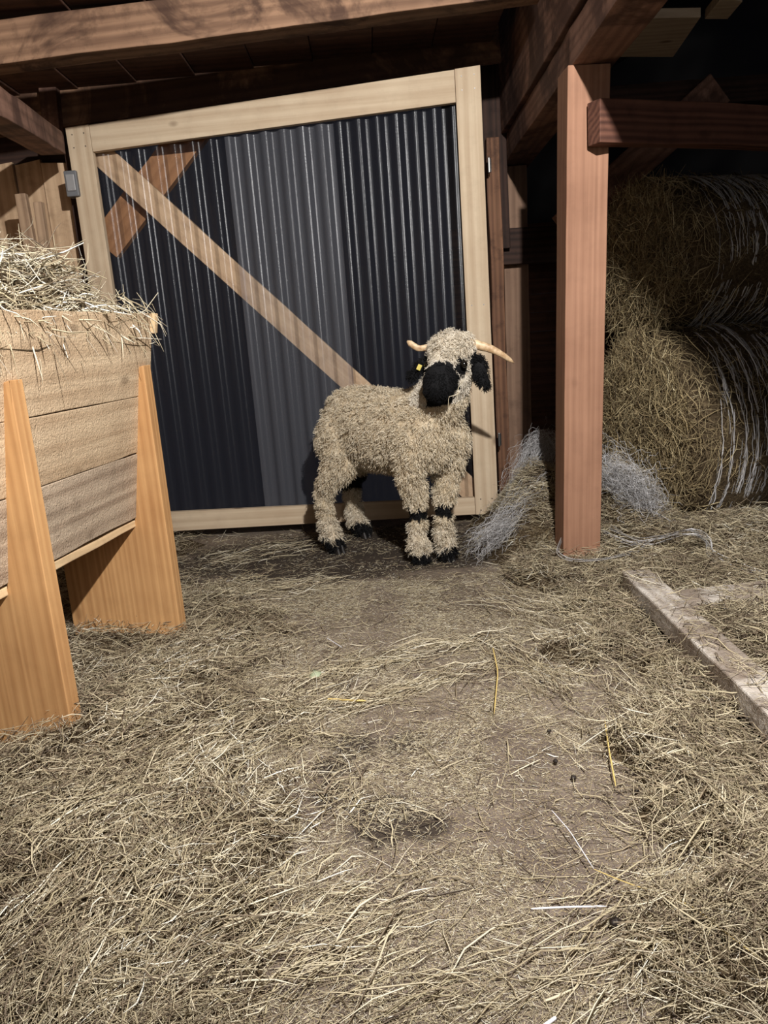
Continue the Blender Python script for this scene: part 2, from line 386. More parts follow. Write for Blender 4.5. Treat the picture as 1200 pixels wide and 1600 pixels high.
# ------------------------------------------------------------------ gate of corrugated sheet
DB0, DB1 = A3(-1.186, 3.48, .04), A3(.508, 3.339, .04)
DW = float(np.linalg.norm(DB1-DB0)); de = (DB1-DB0)/DW
DM = frame(DB0, de, z=(0, 0, 1))              # local x along the gate, y away from the camera, z up
dtop = lambda s: 1.73+.0441*s
gate = thing('gate', (DB0+DB1)/2, 'large gate of pale wood frame and dark corrugated plastic sheet', 'gate')
sw, rh = .10, .098
stl = prism('stile', [(0, 0), (sw, 0), (sw, dtop(sw)), (0, dtop(0))], -.03, 0, M['door2'], DM, gate)
str_ = prism('stile', [(DW-sw, 0), (DW, 0), (DW, dtop(DW)), (DW-sw, dtop(DW-sw))], -.03, 0, M['door2'], DM, gate)
g_ = .0012
prism('top_rail', [(sw+g_, dtop(sw)-.105), (DW-sw-g_, dtop(DW-sw)-.12), (DW-sw-g_, dtop(DW-sw)-.002), (sw+g_, dtop(sw)-.002)], -.029, 0, M['door0'], DM, gate)
prism('bottom_rail', [(sw+g_, .001), (DW-sw-g_, .001), (DW-sw-g_, .078), (sw+g_, .092)], -.029, 0, M['door0'], DM, gate)
def sheetmat(name, tint, haze, hazec):
    t = NT(name); v, raw = objvec(t)
    vo = t.add('ShaderNodeTexVoronoi', feature='F1'); vo.inputs['Scale'].default_value = 190; vo.inputs['Randomness'].default_value = .15
    t.link(raw, vo.inputs['Vector'])
    bn = t.add('ShaderNodeBump'); bn.inputs['Strength'].default_value = .5; bn.inputs['Distance'].default_value = .0012; t.link(vo.outputs['Distance'], bn.inputs['Height'])
    tr = t.add('ShaderNodeBsdfTransparent'); tr.inputs[0].default_value = tint
    df = t.add('ShaderNodeBsdfDiffuse'); df.inputs[0].default_value = hazec
    gl = t.add('ShaderNodeBsdfGlossy'); gl.inputs[0].default_value = (.95, .97, 1, 1); gl.inputs['Roughness'].default_value = .27
    t.link(bn.outputs[0], gl.inputs['Normal'])
    m1 = t.add('ShaderNodeMixShader'); m1.inputs[0].default_value = haze; t.link(tr.outputs[0], m1.inputs[1]); t.link(df.outputs[0], m1.inputs[2])
    fr = t.add('ShaderNodeFresnel'); fr.inputs[0].default_value = 1.5
    m2 = t.add('ShaderNodeMixShader'); t.link(t.math('ADD', t.math('MULTIPLY', fr.outputs[0], .4), .006), m2.inputs[0]); t.link(m1.outputs[0], m2.inputs[1]); t.link(gl.outputs[0], m2.inputs[2])
    t.link(m2.outputs[0], t.out.inputs[0]); return t.m
M['sheet'] = sheetmat('clear corrugated plastic', (.93, .92, .93, 1), .035, (.16, .17, .22, 1))
M['sheet2'] = sheetmat('cloudy corrugated plastic', (.90, .89, .90, 1), .19, (.26, .27, .31, 1))
def sheet(s0, s1, yoff, mat, label=None):
    pitch = .0775; n = int((s1-s0)/pitch*14); V = []; F = []
    for i in range(n+1):
        s = s0+(s1-s0)*i/n; y = yoff+.008*math.cos(2*math.pi*s/pitch)
        # flattened crests
        y = yoff+.0085*max(-1, min(1, 1.35*math.cos(2*math.pi*s/pitch)))
        for zz in (.05, .6, 1.15, dtop(s)-.05): V.append((s, y, zz))
    for i in range(n):
        for k in range(3): a = i*4+k; F.append((a, a+4, a+5, a+1))
    me = pydata('corrugated_sheet', V, F); o = obj('corrugated_sheet', me, mat, gate, DM, smooth=True)
    if label: o['label'] = label
    return o
sheet(.06, .672, .018, M['sheet'])
sheet(.648, 1.10, .0165, M['sheet2'], 'cloudy greyish corrugated sheet')
sheet(1.078, DW-.05, .018, M['sheet'])
def dl(p):                                       # world -> gate local
    v = DM.inverted() @ Vector(p); return A3(*v)
b0, b1 = dl(gy(172, 256, 3.49)), dl(gy(742, 770, 3.42)); yb = .052
d_ = nrm((b1-b0)*A3(1, 0, 1)); b0 = b0-d_*.08; b1 = b1+d_*.06
p0_ = DM @ Vector((b0[0], yb, b0[2])); p1_ = DM @ Vector((b1[0], yb, b1[2]))
beam('diagonal_brace', p0_, p1_, .028, .098, M['brace'], gate, up=(.3, 0, 1))
for (px, py, ln_) in ((764, 258, .06), (780, 687, .06)):
    q = gy(px, py, 3.335)
    hg = beam('hinge', q-A3(0, 0, ln_/2), q+A3(0, 0, ln_/2), .010, .010, M['metal'], gate, up=(1, 0, 0), wob=0, segs=2)
    beam('hinge_plate', q-A3(-.008, -.012, ln_/2-.004), q+A3(.008, .012, ln_/2-.004), .022, .003, M['metal'], hg, up=(1, 0, 0), wob=0, segs=2)
# screws in the stiles and rails
def disc(name, c, n, r, mat, parent, t_=.002, seg=8):
    bm = bmesh.new(); bmesh.ops.create_cone(bm, cap_ends=True, segments=seg, radius1=r, radius2=r*.8, depth=t_)
    me = bpy.data.meshes.new(name); bm.to_mesh(me); bm.free()
    q = Vector(n).to_track_quat('Z', 'Y').to_matrix().to_4x4(); q.translation = Vector(c)
    return obj(name, me, mat, parent, q)
nd = A3(-de[1], de[0], 0)*-1
for s in (.025, .075, DW-.075, DW-.025):
    for zz in (.02, .07, dtop(s)-.03, dtop(s)-.08, .9):
        disc('screw', DB0+de*s+A3(0, 0, zz)+nd*.0305, nd, .003, M['metal'], stl if s < .5 else str_)
# second brace out behind the sheet
p0_, p1_ = gy(300, 205, 3.60), gy(178, 370, 3.60); dd = nrm(p1_-p0_)
T(beam('timber_brace', p0_-dd*.2, p1_+dd*.06, .05, .14, M['brace_o']), 'orange brown timber brace crossing behind the corrugated sheet at its upper left', 'brace')
# grey junction box
q = gy(114, 288, 3.45)
bx = thing('junction_box', q+A3(0, .03, -.045), 'small grey plastic box beside the top left corner of the gate', 'box')
bb_ = prism('box_body', [(-.026, -.05), (.026, -.05), (.026, .05), (-.026, .05)], -.02, .04, M['boxgrey'], frame(q, (1, 0, 0), z=(0, 0, 1)), bx, .004)
prism('box_lid', [(-.018, -.03), (.018, -.03), (.018, .035), (-.018, .035)], -.027, -.02, M['boxlid'], frame(q, (1, 0, 0), z=(0, 0, 1)), bb_, .003)
# sticks standing against the left wall
for (t0, b0_, w, lab) in (((32, 303), (50, 400), .045, 'grey wooden stake sticking up out of the hay, the taller of two'),
                          ((59, 316), (72, 400), .035, 'brownish wooden stake sticking up out of the hay, the shorter of two')):
    a_ = gy(*t0, 3.3); b_ = gy(*b0_, 3.3); d_ = nrm(b_-a_); L_ = a_[2]/-d_[2]
    T(beam('wooden_stake', a_+d_*L_, a_, .03, w, M['stick'], up=(1, 0, 0), wob=.002), lab, 'stake')

# ------------------------------------------------------------------ hay feeder
fo = A3(-.632, 2.165, 0); fu = nrm(A3(-.103, -.585, 0)); fx = A3(-fu[1], fu[0], 0)      # fu toward the camera, fx outward to the aisle
if fx[0] < 0: fx = -fx
FM = lambda u: frame(fo+fu*u, fx, z=(0, 0, 1))      # local x outward, y = z x x (away), z up
feeder = thing('hay_feeder', fo+fx*-.3+fu*.5, 'large wooden trough feeder of rough boards on orange legs, full of hay', 'feeder')
PT_, PB_ = A3(.012, 0, .953), A3(-.088, 0, .385)
pln = lambda z: PB_[0]+(PT_[0]-PB_[0])*(z-PB_[2])/(PT_[2]-PB_[2])
def legpoly(w=.345):
    return [(0, 0), (0, .815), (pln(.815)-.006, .81), (pln(.372)-.004, .372), (-w, .372), (-w, 0)]
prism('leg', legpoly(), 0, .045, M['leg'], FM(0), feeder, .002)
prism('leg', legpoly(), 0, .045, M['leg'], FM(.592), feeder, .002)
prism('leg', [(-a-.0, b) for a, b in legpoly()][::-1], 0, .045, M['leg'], FM(0) @ Matrix.Translation((-.78, 0, 0)), feeder, .002)
prism('leg', [(-a-.0, b) for a, b in legpoly()][::-1], 0, .045, M['leg'], FM(.592) @ Matrix.Translation((-.78, 0, 0)), feeder, .002)
cuts = [(.953, .732), (.730, .574), (.571, .385)]
def board(z1, z0, mat, mirror=False, u0=-.075, u1=1.25, name='front_board', th=.022):
    s = -1 if mirror else 1; ofs = -.78 if mirror else 0
    V = []; F = []; n = 12
    for i in range(n+1):
        u = u0+(u1-u0)*i/n
        for (zz, dz) in ((z0, 0), (z1, 0)):
            for inn in (0, th):
                p = fo+fu*u+fx*((s*(pln(zz)-inn))+ofs)+A3(0, 0, zz+rng.normal(0, .0012)); V.append(p)
    for i in range(n):
        a = i*4
        F += [(a, a+2, a+6, a+4), (a+1, a+5, a+7, a+3), (a, a+4, a+5, a+1), (a+2, a+3, a+7, a+6)]
    F += [(0, 1, 3, 2), (n*4, n*4+2, n*4+3, n*4+1)]
    c = fo+fu*(u0+u1)/2+fx*ofs+A3(0, 0, (z0+z1)/2)
    Mw = frame(c, -fu, z=(0, 0, 1)); Mi = Mw.inverted()
    me = pydata(name, [Mi @ Vector(v) for v in V], F); bm = bmesh.new(); bm.from_mesh(me); bmesh.ops.recalc_face_normals(bm, faces=bm.faces); bm.to_mesh(me); bm.free()
    return obj(name, me, mat, feeder, Mw, .002)
for (z1, z0), m_ in zip(cuts, (M['saw'], M['saw'], M['saw_g'])): board(z1, z0, m_)
for (z1, z0), m_ in zip(cuts, (M['saw'], M['saw_g'], M['saw'])): board(z1, z0, m_, True, name='rear_board')
# bottom board with its pale edge showing and end boards
V0 = fo+fu*-.05+fx*-.39; beam('bottom_board', V0+A3(0, 0, .368), V0+fu*1.28+A3(0, 0, .368), .592, .02, M['lath'], feeder)
prism('end_board', [(pln(.40)-.03, .40), (pln(.94)-.028, .945), (-.78-pln(.94)+.028, .945), (-.78-pln(.40)+.03, .40)], 0, .02, M['saw'], FM(-.05), feeder)
e0 = fo+fu*-.077+fx*(PT_[0]+.002)+A3(0, 0, .955)
beam('end_lath', e0, e0+A3(0, 0, -.055)-fx*.008, .022, .018, M['lath'], feeder, up=tuple(fx))

# hay in the feeder
def feed_xy(o_, u_): return fo[None]+fx[None]*o_[:, None]+fu[None]*u_[:, None]
hay1 = thing('feeder_hay', fo+fx*-.39+fu*.5+A3(0, 0, .4), 'heap of pale dry hay piled above the wooden feeder', 'hay', kind='stuff')
def fh(o_, u_):
    e = sstep(-.80, -.6, o_)*(1-sstep(-.12, .02, o_))
    return .925+.165*e*(sstep(-.14, .22, u_)) + .06*(vnoise(o_, u_, 9, 3)-.5)
go, gu = np.meshgrid(np.linspace(-.79, -.0, 30), np.linspace(-.05, 1.22, 40), indexing='ij')
P = feed_xy(go.ravel(), gu.ravel()); P[:, 2] = fh(go.ravel(), gu.ravel())-.04
idx = np.arange(1200).reshape(30, 40); Fq = np.stack([idx[:-1, :-1], idx[1:, :-1], idx[1:, 1:], idx[:-1, 1:]], -1).reshape(-1, 4)
n = 5200; o_ = rng.uniform(-.80, .0, n); u_ = rng.uniform(-.07, 1.2, n)
C = feed_xy(o_, u_); C[:, 2] = fh(o_, u_)+rng.normal(-.005, .022, n)
az = rng.uniform(0, 2*math.pi, n); el = rng.normal(0, .35, n)
D = np.stack([np.cos(az)*np.cos(el), np.sin(az)*np.cos(el), np.sin(el)], -1)
L = rng.gamma(4, .022, n)+.02
p1 = straws(C, D, L, rng.normal(0, .12, n), 5)
# overhanging stalks along the front edge
n2 = 260; u2 = rng.uniform(-.08, 1.15, n2); C2 = feed_xy(rng.uniform(-.08, .0, n2), u2); C2[:, 2] = rng.uniform(.93, 1.0, n2)
D2 = nrm(fx[None]*rng.uniform(.2, 1, n2)[:, None]+fu[None]*rng.normal(0, .6, n2)[:, None]+A3(0, 0, 1)[None]*rng.normal(-.1, .5, n2)[:, None])
L2 = rng.uniform(.04, .13, n2); p2 = straws(C2+D2*L2[:, None]*.3, D2, L2, rng.normal(0, .1, n2), 5, droop=rng.uniform(0, .09, n2))
# stems standing out of the heap
n3 = 150; u3 = rng.uniform(-.06, 1.1, n3); o3 = rng.uniform(-.6, -.02, n3); C3 = feed_xy(o3, u3); C3[:, 2] = fh(o3, u3)+.02
D3 = nrm(rng.normal(0, .7, (n3, 3))+A3(.1, 0, .55)); L3 = rng.uniform(.05, .17, n3)
p3 = straws(C3+D3*L3[:, None]*.3, D3, L3, rng.normal(0, .12, n3), 5)
PP = np.concatenate([p1, p2, p3]); W = rng.gamma(5, .00026, len(PP))+.0005
tubes('loose_hay', PP, W, np.clip(rng.beta(2.6, 1.6, len(PP))+.08, 0, 1), M['hay'], hay1, hay1.location, .45, base=(P, Fq))
hay1.children[0]['kind'] = 'stuff'

# ------------------------------------------------------------------ loose hay on the floor
def bare(x, y):
    cx = np.interp(y, [.7, 1.1, 1.6, 2.0, 2.6, 3.0], [.07, .10, .12, .02, -.05, -.15])
    hw = np.interp(y, [.7, .95, 1.2, 1.6, 2.0, 2.5, 2.8, 3.4], [.27, .30, .34, .36, .38, .44, .62, .80])
    d = np.abs(x-cx)/hw + .75*(vnoise(x, y, 5, 11)-.5)+.4*(vnoise(x, y, 14, 12)-.5)
    return 1-sstep(.75, 1.25, d)
def bump(x, y, cx, cy, rx, ry, h): return h*np.exp(-((x-cx)/rx)**2-((y-cy)/ry)**2)
def Hh(x, y):
    m = 1-bare(x, y)
    h = -.02+.04*m*(.5+vnoise(x, y, 6, 21))+.012*m*(vnoise(x, y, 22, 22))
    h = h+bump(x, y, .66, 3.15, .20, .30, .30)+bump(x, y, .55, 2.85, .16, .25, .09)
    h = h+bump(x, y, .90, 2.78, .15, .16, .22)+sstep(.76, .9, x)*.045*sstep(1.0, 1.5, y)+bump(x, y, 1.2, 2.5, .3, .2, .07)
    h = h+bump(x, y, -.62, 1.5, .22, .22, .03)
    h = h-.3*sstep(-.05, -.03, -(np.abs(x-.75)+0))*sstep(.0, .01, 2.25-y)*sstep(0, .01, 2.25-y)*0
    return h
X, Y = np.meshgrid(np.linspace(-1.7, 2.6, 150), np.linspace(.45, 3.42, 150), indexing='ij'); x_, y_ = X.ravel(), Y.ravel()
inpl = (x_ > .66) & (x_ < .80) & (y_ < 2.3)
zz = Hh(x_, y_)-.012; zz[inpl] = np.minimum(zz[inpl], .01)
P = np.stack([x_, y_, zz], -1); idx = np.arange(150*150).reshape(150, 150)
Fq = np.stack([idx[:-1, :-1], idx[1:, :-1], idx[1:, 1:], idx[:-1, 1:]], -1).reshape(-1, 4)
def seen(x, y, m=.12):            # only the wedge of floor the photograph could show
    return (x > -.60*y-m-.25) & (x < .54*y+m+.25)
def sample(n, dens, ylo=.62, yhi=3.7, p=1.0):
    xs, ys = [], []; tot = 0
    while tot < n:
        y = ylo+(yhi-ylo)*rng.random(n*2)**p; x = rng.uniform(-1.6, 2.4, n*2)
        k = seen(x, y) & (rng.random(n*2) < dens(x, y)); xs.append(x[k]); ys.append(y[k]); tot += k.sum()
    return np.concatenate(xs)[:n], np.concatenate(ys)[:n]
under = lambda x, y: ((x > .7) & (x < .79) & (y < 2.25))
feet = [(-.201, 2.998), (-.097, 3.241), (.119, 2.797), (.211, 2.79)]
dl_ = lambda x, y: np.where(under(x, y), .16, 1)*(.045+.95*(1-bare(x, y))**1.2*(.22+.78*sstep(.3, .62, vnoise(x, y, 9, 31))))*np.where((y > 2.62) & (x < .42), .4, 1)*(y < 3.5)
n = 88000; x, y = sample(n, dl_, p=1.25)
az = 2*math.pi*vnoise(x, y, 2.6, 41)*1.6+rng.normal(0, 1.0, n); el = rng.normal(0, .27, n)
D = np.stack([np.cos(az)*np.cos(el), np.sin(az)*np.cos(el), np.sin(el)], -1)
thick = .004+.03*(1-bare(x, y))
C = np.stack([x, y, np.maximum(Hh(x, y), .002)+np.abs(rng.normal(0, 1, n))*thick*.5], -1)
C[under(x, y), 2] = .103+np.abs(rng.normal(0, .006, under(x, y).sum()))
L = rng.gamma(2.4, .018, n)+.010; W = (rng.gamma(4, .00018, n)+.0004)*np.interp(y, [.7, 1.5], [.72, 1.05])
pa = straws(C, D, L, rng.normal(0, .08, n), 4); pa[:, :, 2] = np.maximum(pa[:, :, 2], .0015)
ra = np.clip(rng.beta(2.3, 1.9, n)*(.75+.4*vnoise(x, y, 6, 51)), 0, 1)
# drifted bands of long stalks
bands = [((430, 1075), (760, 1000), .05, 260), ((400, 1130), (640, 1085), .05, 160), ((560, 1100), (760, 1045), .05, 160), ((230, 1290), (560, 1030), .1, 420),
         ((760, 1000), (880, 1090), .06, 160), ((300, 940), (520, 910), .12, 200), ((330, 880), (500, 850), .12, 120), ((20, 1330), (350, 1180), .12, 420),
         ((900, 1560), (1190, 1330), .12, 380), ((250, 1580), (600, 1420), .14, 360), ((840, 880), (1040, 1130), .12, 420), ((1000, 1100), (1200, 1330), .1, 420),
         ((620, 1590), (760, 1560), .06, 60), ((60, 1560), (240, 1300), .12, 420), ((770, 930), (960, 1010), .12, 300), ((300, 1180), (350, 1280), .05, 160)]
pl, rl, wl_ = [], [], []
for a_, b_, sp_, k in bands:
    A_, B_ = gz(*a_), gz(*b_); tt = rng.random(k)[:, None]; c_ = A_+(B_-A_)*tt+np.c_[rng.normal(0, sp_*.55, (k, 2)), np.zeros(k)]
    a0 = math.atan2(B_[1]-A_[1], B_[0]-A_[0])+rng.normal(0, .38, k)
    c_[:, 2] = np.maximum(Hh(c_[:, 0], c_[:, 1]), 0)+np.abs(rng.normal(0, .008, k))+.004
    d_ = np.stack([np.cos(a0), np.sin(a0), rng.normal(0, .06, k)], -1); l_ = rng.uniform(.06, .2, k)*(.55+.45*rng.random(k))
    pl.append(straws(c_, nrm(d_), l_, rng.normal(0, .1, k), 4)); rl.append(np.clip(rng.beta(3, 1.7, k), 0, 1)); wl_.append(rng.gamma(5, .00016, k)+.0004)
pb = np.concatenate(pl); pb[:, :, 2] = np.maximum(pb[:, :, 2], .002)
# short chaff
nc = 170000; xc, yc = sample(nc, lambda x, y: np.where(under(x, y), .3, 1)*(.25+.75*sstep(.25, .6, vnoise(x, y, 7, 61)))*np.where((y > 2.6) & (x < .45), .13, 1)*(.3+.7*bare(x, y)), yhi=3.4, p=1.2)
azc = rng.uniform(0, 2*math.pi, nc); Dc = np.stack([np.cos(azc), np.sin(azc), rng.normal(0, .15, nc)], -1)
Cc = np.stack([xc, yc, np.maximum(Hh(xc, yc), 0)+.0015+np.abs(rng.normal(0, .001, nc))], -1); Cc[under(xc, yc), 2] = .1015
Lc = rng.gamma(3, .0024, nc)+.003; pc_ = straws(Cc, nrm(Dc), Lc, rng.normal(0, .1, nc), 4)[:, ::3]
pc4 = np.stack([pc_[:, 0], pc_[:, 0]*.67+pc_[:, 1]*.33, pc_[:, 0]*.33+pc_[:, 1]*.67, pc_[:, 1]], 1)
PP = np.concatenate([pa, pb]); WW = np.concatenate([W]+wl_); RR = np.concatenate([ra]+rl)
fh_ = tubes('floor_hay', PP, WW, RR, M['hay'], None, (0, 0, 0), .45, base=(P, Fq))
tag(fh_, 'loose dry hay strewn thickly over the barn floor', 'hay', kind='stuff')
ch = tubes('hay_chaff', pc_, rng.gamma(4, .00015, nc)+.0004, np.clip(rng.beta(2.6, 1.5, nc), 0, 1), M['hay'], None, (0, 0, 0), .5)
tag(ch, 'fine short chaff trodden into the bare floor', 'chaff', kind='stuff')

# ------------------------------------------------------------------ bales
def bale(C, n_, r, rz, length, label, netcol, nst, seed):
    """C centre of the end face, n_ outward end normal, r horizontal radius, rz vertical radius."""
    n_ = nrm(n_); t_ = nrm(np.cross(A3(0, 0, 1), n_)); up = A3(0, 0, 1)
    root = thing('hay_bale', C-n_*length/2-up*rz, label, 'hay bale')
    ns, nl = 72, 26; V = []; F = []
    g = np.random.default_rng(seed)
    def surf(a, s, k=1.0):       # a angle, s distance behind the end face
        bulge = 1-.10*math.exp(-s/.05)
        rr = k*bulge*(1+.03*math.sin(3*a+seed)+.02*math.sin(7*a+2*seed+s*4))
        return C-n_*s+t_*math.cos(a)*r*rr+up*math.sin(a)*rz*rr
    for i in range(nl+1):
        s = length*i/nl
        for j in range(ns): V.append(surf(2*math.pi*j/ns, s)+g.normal(0, .006, 3))
    for i in range(nl):
        for j in range(ns): a = i*ns+j; b = i*ns+(j+1) % ns; F.append((a, b, b+ns, a+ns))
    kk = 8; base0 = len(V)
    for q in range(1, kk):
        for j in range(ns):
            f_ = 1-q/kk; V.append(surf(2*math.pi*j/ns, -.05*(1-f_**2), f_)+g.normal(0, .008, 3))
    V.append(C+n_*.05)
    prev = list(range(ns))
    for q in range(1, kk):
        cur = list(range(base0+(q-1)*ns, base0+q*ns))
        for j in range(ns): F.append((prev[(j+1) % ns], prev[j], cur[j], cur[(j+1) % ns]))
        prev = cur
    for j in range(ns): F.append((prev[(j+1) % ns], prev[j], len(V)-1))
    F.append(tuple(nl*ns+j for j in range(ns)))
    me = pydata('bale_body', [v-np.array(root.location) for v in V], F)
    bm = bmesh.new(); bm.from_mesh(me); bmesh.ops.recalc_face_normals(bm, faces=bm.faces); bm.to_mesh(me); bm.free()
    obj('bale_body', me, M['haymat'], root, Matrix.Translation(root.location), smooth=True)
    # strands on end and side
    n = nst; q = np.sqrt(g.random(n)); a = g.uniform(0, 2*math.pi, n)
    P1 = C[None]+n_[None]*(.05*(1-q**2)+np.abs(g.normal(0, .02, n)))[:, None]+t_[None]*(np.cos(a)*q*r*.95)[:, None]+up[None]*(np.sin(a)*q*rz*.95)[:, None]
    d1 = nrm(t_[None]*g.normal(0, 1, n)[:, None]+up[None]*g.normal(-.3, 1, n)[:, None]+n_[None]*g.normal(.1, .35, n)[:, None])
    m_ = n//2; a = g.uniform(0, 2*math.pi, m_); s = g.random(m_)**1.4*length*.98
    R_ = 1.0+np.abs(g.normal(0, .01, m_))
    P2 = C[None]-n_[None]*s[:, None]+t_[None]*(np.cos(a)*r*R_)[:, None]+up[None]*(np.sin(a)*rz*R_)[:, None]
    tg = -t_[None]*np.sin(a)[:, None]+up[None]*np.cos(a)[:, None]; rad_ = t_[None]*np.cos(a)[:, None]+up[None]*np.sin(a)[:, None]
    d2 = nrm(tg*g.normal(0, 1, m_)[:, None]-n_[None]*g.normal(0, .7, m_)[:, None]+rad_*g.normal(0, .12, m_)[:, None])
    P_ = np.concatenate([P1, P2]); d_ = np.concatenate([d1, d2]); l_ = g.gamma(3.5, .02, len(P_))+.02
    pp = straws(P_, d_, l_, g.normal(0, .14, len(P_)), 4); pp[:, :, 2] = np.maximum(pp[:, :, 2], .01)
    st = tubes('loose_hay', pp, g.gamma(5, .00017, len(P_))+.0004, g.beta(2.2, 2.0, len(P_)), M['hayb'], root, root.location, .5)
    st['kind'] = 'stuff'
    # net wrap: strands running round the side
    k = 560; a0 = g.uniform(-1.6, .9, k); s0 = .10+np.abs(g.random(k))**1.1*(length-.14); s0 = np.where(g.random(k) < .6, np.round(s0/.045)*.045+g.normal(0, .004, k), s0)
    span = g.uniform(.25, .9, k); th = a0[:, None]+np.linspace(0, 1, 14)[None]*span[:, None]
    wob = np.cumsum(g.normal(0, .0024, (k, 14)), 1)
    sv = s0[:, None]+wob; rr = 1.018+g.random(k)[:, None]*.012
    pn = C[None, None]-n_[None, None]*sv[..., None]+t_[None, None]*(np.cos(th)*r*rr)[..., None]+up[None, None]*(np.sin(th)*rz*rr)[..., None]
    nt = tubes('net_wrap', pn, g.uniform(.0008, .0030, k), g.random(k)*netcol, M['net'], root, root.location, .35)
    nt['label'] = 'white net wrap'; nt['kind'] = 'stuff'
    return root
bn = nrm(A3(-.93, -.37, 0))
bale(A3(1.025, 2.97, .40), nrm(A3(-.995, -.12, 0)), .39, .39, 1.15, 'lower round hay bale standing on the floor behind the tall post', 1.0, 9000, 3)
bale(A3(1.06, 3.10, 1.055), nrm(A3(-.985, -.16, .02)), .38, .285, 1.15, 'upper round hay bale stacked on the other bale', .7, 6000, 8)

# ------------------------------------------------------------------ discarded net and twine
def twine_bundle(name, label, ctrl, spread, k, rad, cat='baling net', seed=1, npt=22, fray=.6, mat=None, wild=.0):
    g = np.random.default_rng(seed); ctrl = np.array(ctrl); tt = np.linspace(0, len(ctrl)-1, npt)
    # catmull-like smoothing
    cx_ = np.stack([np.interp(tt, range(len(ctrl)), ctrl[:, i]) for i in range(3)], -1)
    for _ in range(3): cx_[1:-1] = (cx_[:-2]+2*cx_[1:-1]+cx_[2:])/4
    paths = []
    for i in range(k):
        off = g.normal(0, spread, 3); o2 = g.normal(0, spread*fray, 3); w = np.cumsum(g.normal(0, spread*(.10+wild), (npt, 3)), 0)
        u = np.linspace(0, 1, npt)[:, None]; u_a, u_b = np.sort(g.random(2)); u_b = min(1, u_a+.35+.65*g.random()) if k > 12 else 1; u_a = u_a*.6 if k > 12 else 0
        tt_ = np.linspace(u_a, u_b, npt)*(npt-1); base_ = np.stack([np.interp(tt_, range(npt), cx_[:, i]) for i in range(3)], -1); p = base_+off*(1-u)+o2*u+w-w.mean(0)*.5
        paths.append(p)
    paths = np.array(paths); paths[:, :, 2] = np.maximum(paths[:, :, 2], .004)
    o = tubes(name, paths, g.uniform(rad*.6, rad*1.3, k), g.random(k), mat or M['net'], None, tuple(cx_[0]*A3(1, 1, 0)), .5)
    return tag(o, label, cat, kind='stuff' if k > 12 else None)
G = lambda px, py, Y: gy(px, py, Y)
twine_bundle('baling_net', 'tangle of pale baling net looped at the foot of the back post',
             [G(815, 790, 3.02), G(812, 745, 3.1), G(822, 712, 3.15), G(845, 688, 3.18), G(860, 690, 3.15), G(862, 715, 3.1), G(850, 740, 3.05)], .034, 200, .0006, seed=5, wild=.10)
twine_bundle('baling_net', 'long strands of white net trailing from the heap toward the lamb',
             [G(868, 755, 2.95), G(840, 775, 2.92), G(812, 800, 2.88), G(785, 822, 2.8), G(760, 842, 2.74), G(744, 856, 2.7)], .042, 200, .0006, seed=6, fray=.5, wild=.08)
twine_bundle('baling_net', 'grey matted net lying on hay right of the tall post foot',
             [G(935, 715, 2.72), G(955, 735, 2.68), G(985, 755, 2.66), G(1010, 778, 2.62), G(1022, 795, 2.6)], .046, 260, .0006, seed=7, wild=.11)
c1 = [G(878, 838, 2.60)*1, G(868, 862, 2.50), gz(884, 873, .07), gz(900, 876, .06), gz(945, 874, .08), gz(1000, 860, .08), gz(1060, 852, .08), gz(1130, 870, .08), gz(1210, 880, .08)]
twine_bundle('twine', 'white twine looped round the foot of the tall post', c1, .004, 4, .0015, 'twine', seed=9, npt=40)
twine_bundle('twine', 'tangled pale twine arching over the hay before the lower bale',
             [gz(945, 830, .12), gz(990, 850, .1), gz(1040, 838, .13), gz(1080, 826, .2), gz(1108, 842, .13), gz(1110, 868, .1), gz(1160, 888, .09), gz(1205, 900, .08)], .010, 9, .0014, 'twine', seed=10, npt=36, wild=.1)

# ------------------------------------------------------------------ timber frame on the floor
fr_ = thing('pallet_frame', (.75, 1.7, 0), 'dirty whitish timber frame lying half buried in hay at right', 'wooden frame')
beam('side_plank', (.745, 2.215, .068), (.735, .95, .065), .082, .062, M['crate'], fr_, wob=.003, bevel=.005)
ca, cb = gz(1035, 930, .085), gz(1240, 935, .085)
beam('cross_plank', A3(.785, ca[1]-.02, .07), A3(1.6, ca[1]+.03, .07), .10, .035, M['crate'], fr_, wob=.003, bevel=.004)
for yy in (2.1, 1.25): beam('support_block', (.75, yy-.04, .018), (.75, yy+.04, .018), .07, .036, M['darkbeam'], fr_)

# ------------------------------------------------------------------ small items on the floor
M['dung'] = plain('dark dropping', srgb(38, 30, 26), .5, .4)
for (px, py, r, lab) in ((896, 1217, .0055, 'dark round dropping left of the lone yellow stalk'), (868, 1191, .005, 'small dark dropping up left of the rounder one, on bare earth'),
                         (995, 1238, .005, 'flattish dark dropping below the end of the yellow stalk'), (1073, 1274, .0055, 'dark dropping at the right, at the edge of the thick hay'),
                         (962, 1447, .0085, 'large dark dropping near the short white cord'), (845, 1067, .005, 'dark dropping on bare earth nearest the tall post'),
                         (1020, 1168, .005, 'dark dropping right of the top of the yellow stalk'), (858, 1143, .0045, 'tiny dark dropping on the bare path below the tall post')):
    q = gz(px, py, .006); bm = bmesh.new(); bmesh.ops.create_icosphere(bm, subdivisions=3, radius=r)
    for v in bm.verts: v.co *= 1+.1*math.sin(v.co.x*900+px)+.05*math.cos(v.co.y*1300); v.co.z *= .85
    me = bpy.data.meshes.new('dropping'); bm.to_mesh(me); bm.free()
    tag(obj('dropping', me, M['dung'], None, Matrix.Translation((q[0], q[1], r*.9+.004)), smooth=True), lab, 'dropping', 'sheep droppings on the floor')
M['stalk'] = strandmat('yellow stalk', [(0, srgb(206, 178, 104)), (1, srgb(224, 200, 132))])
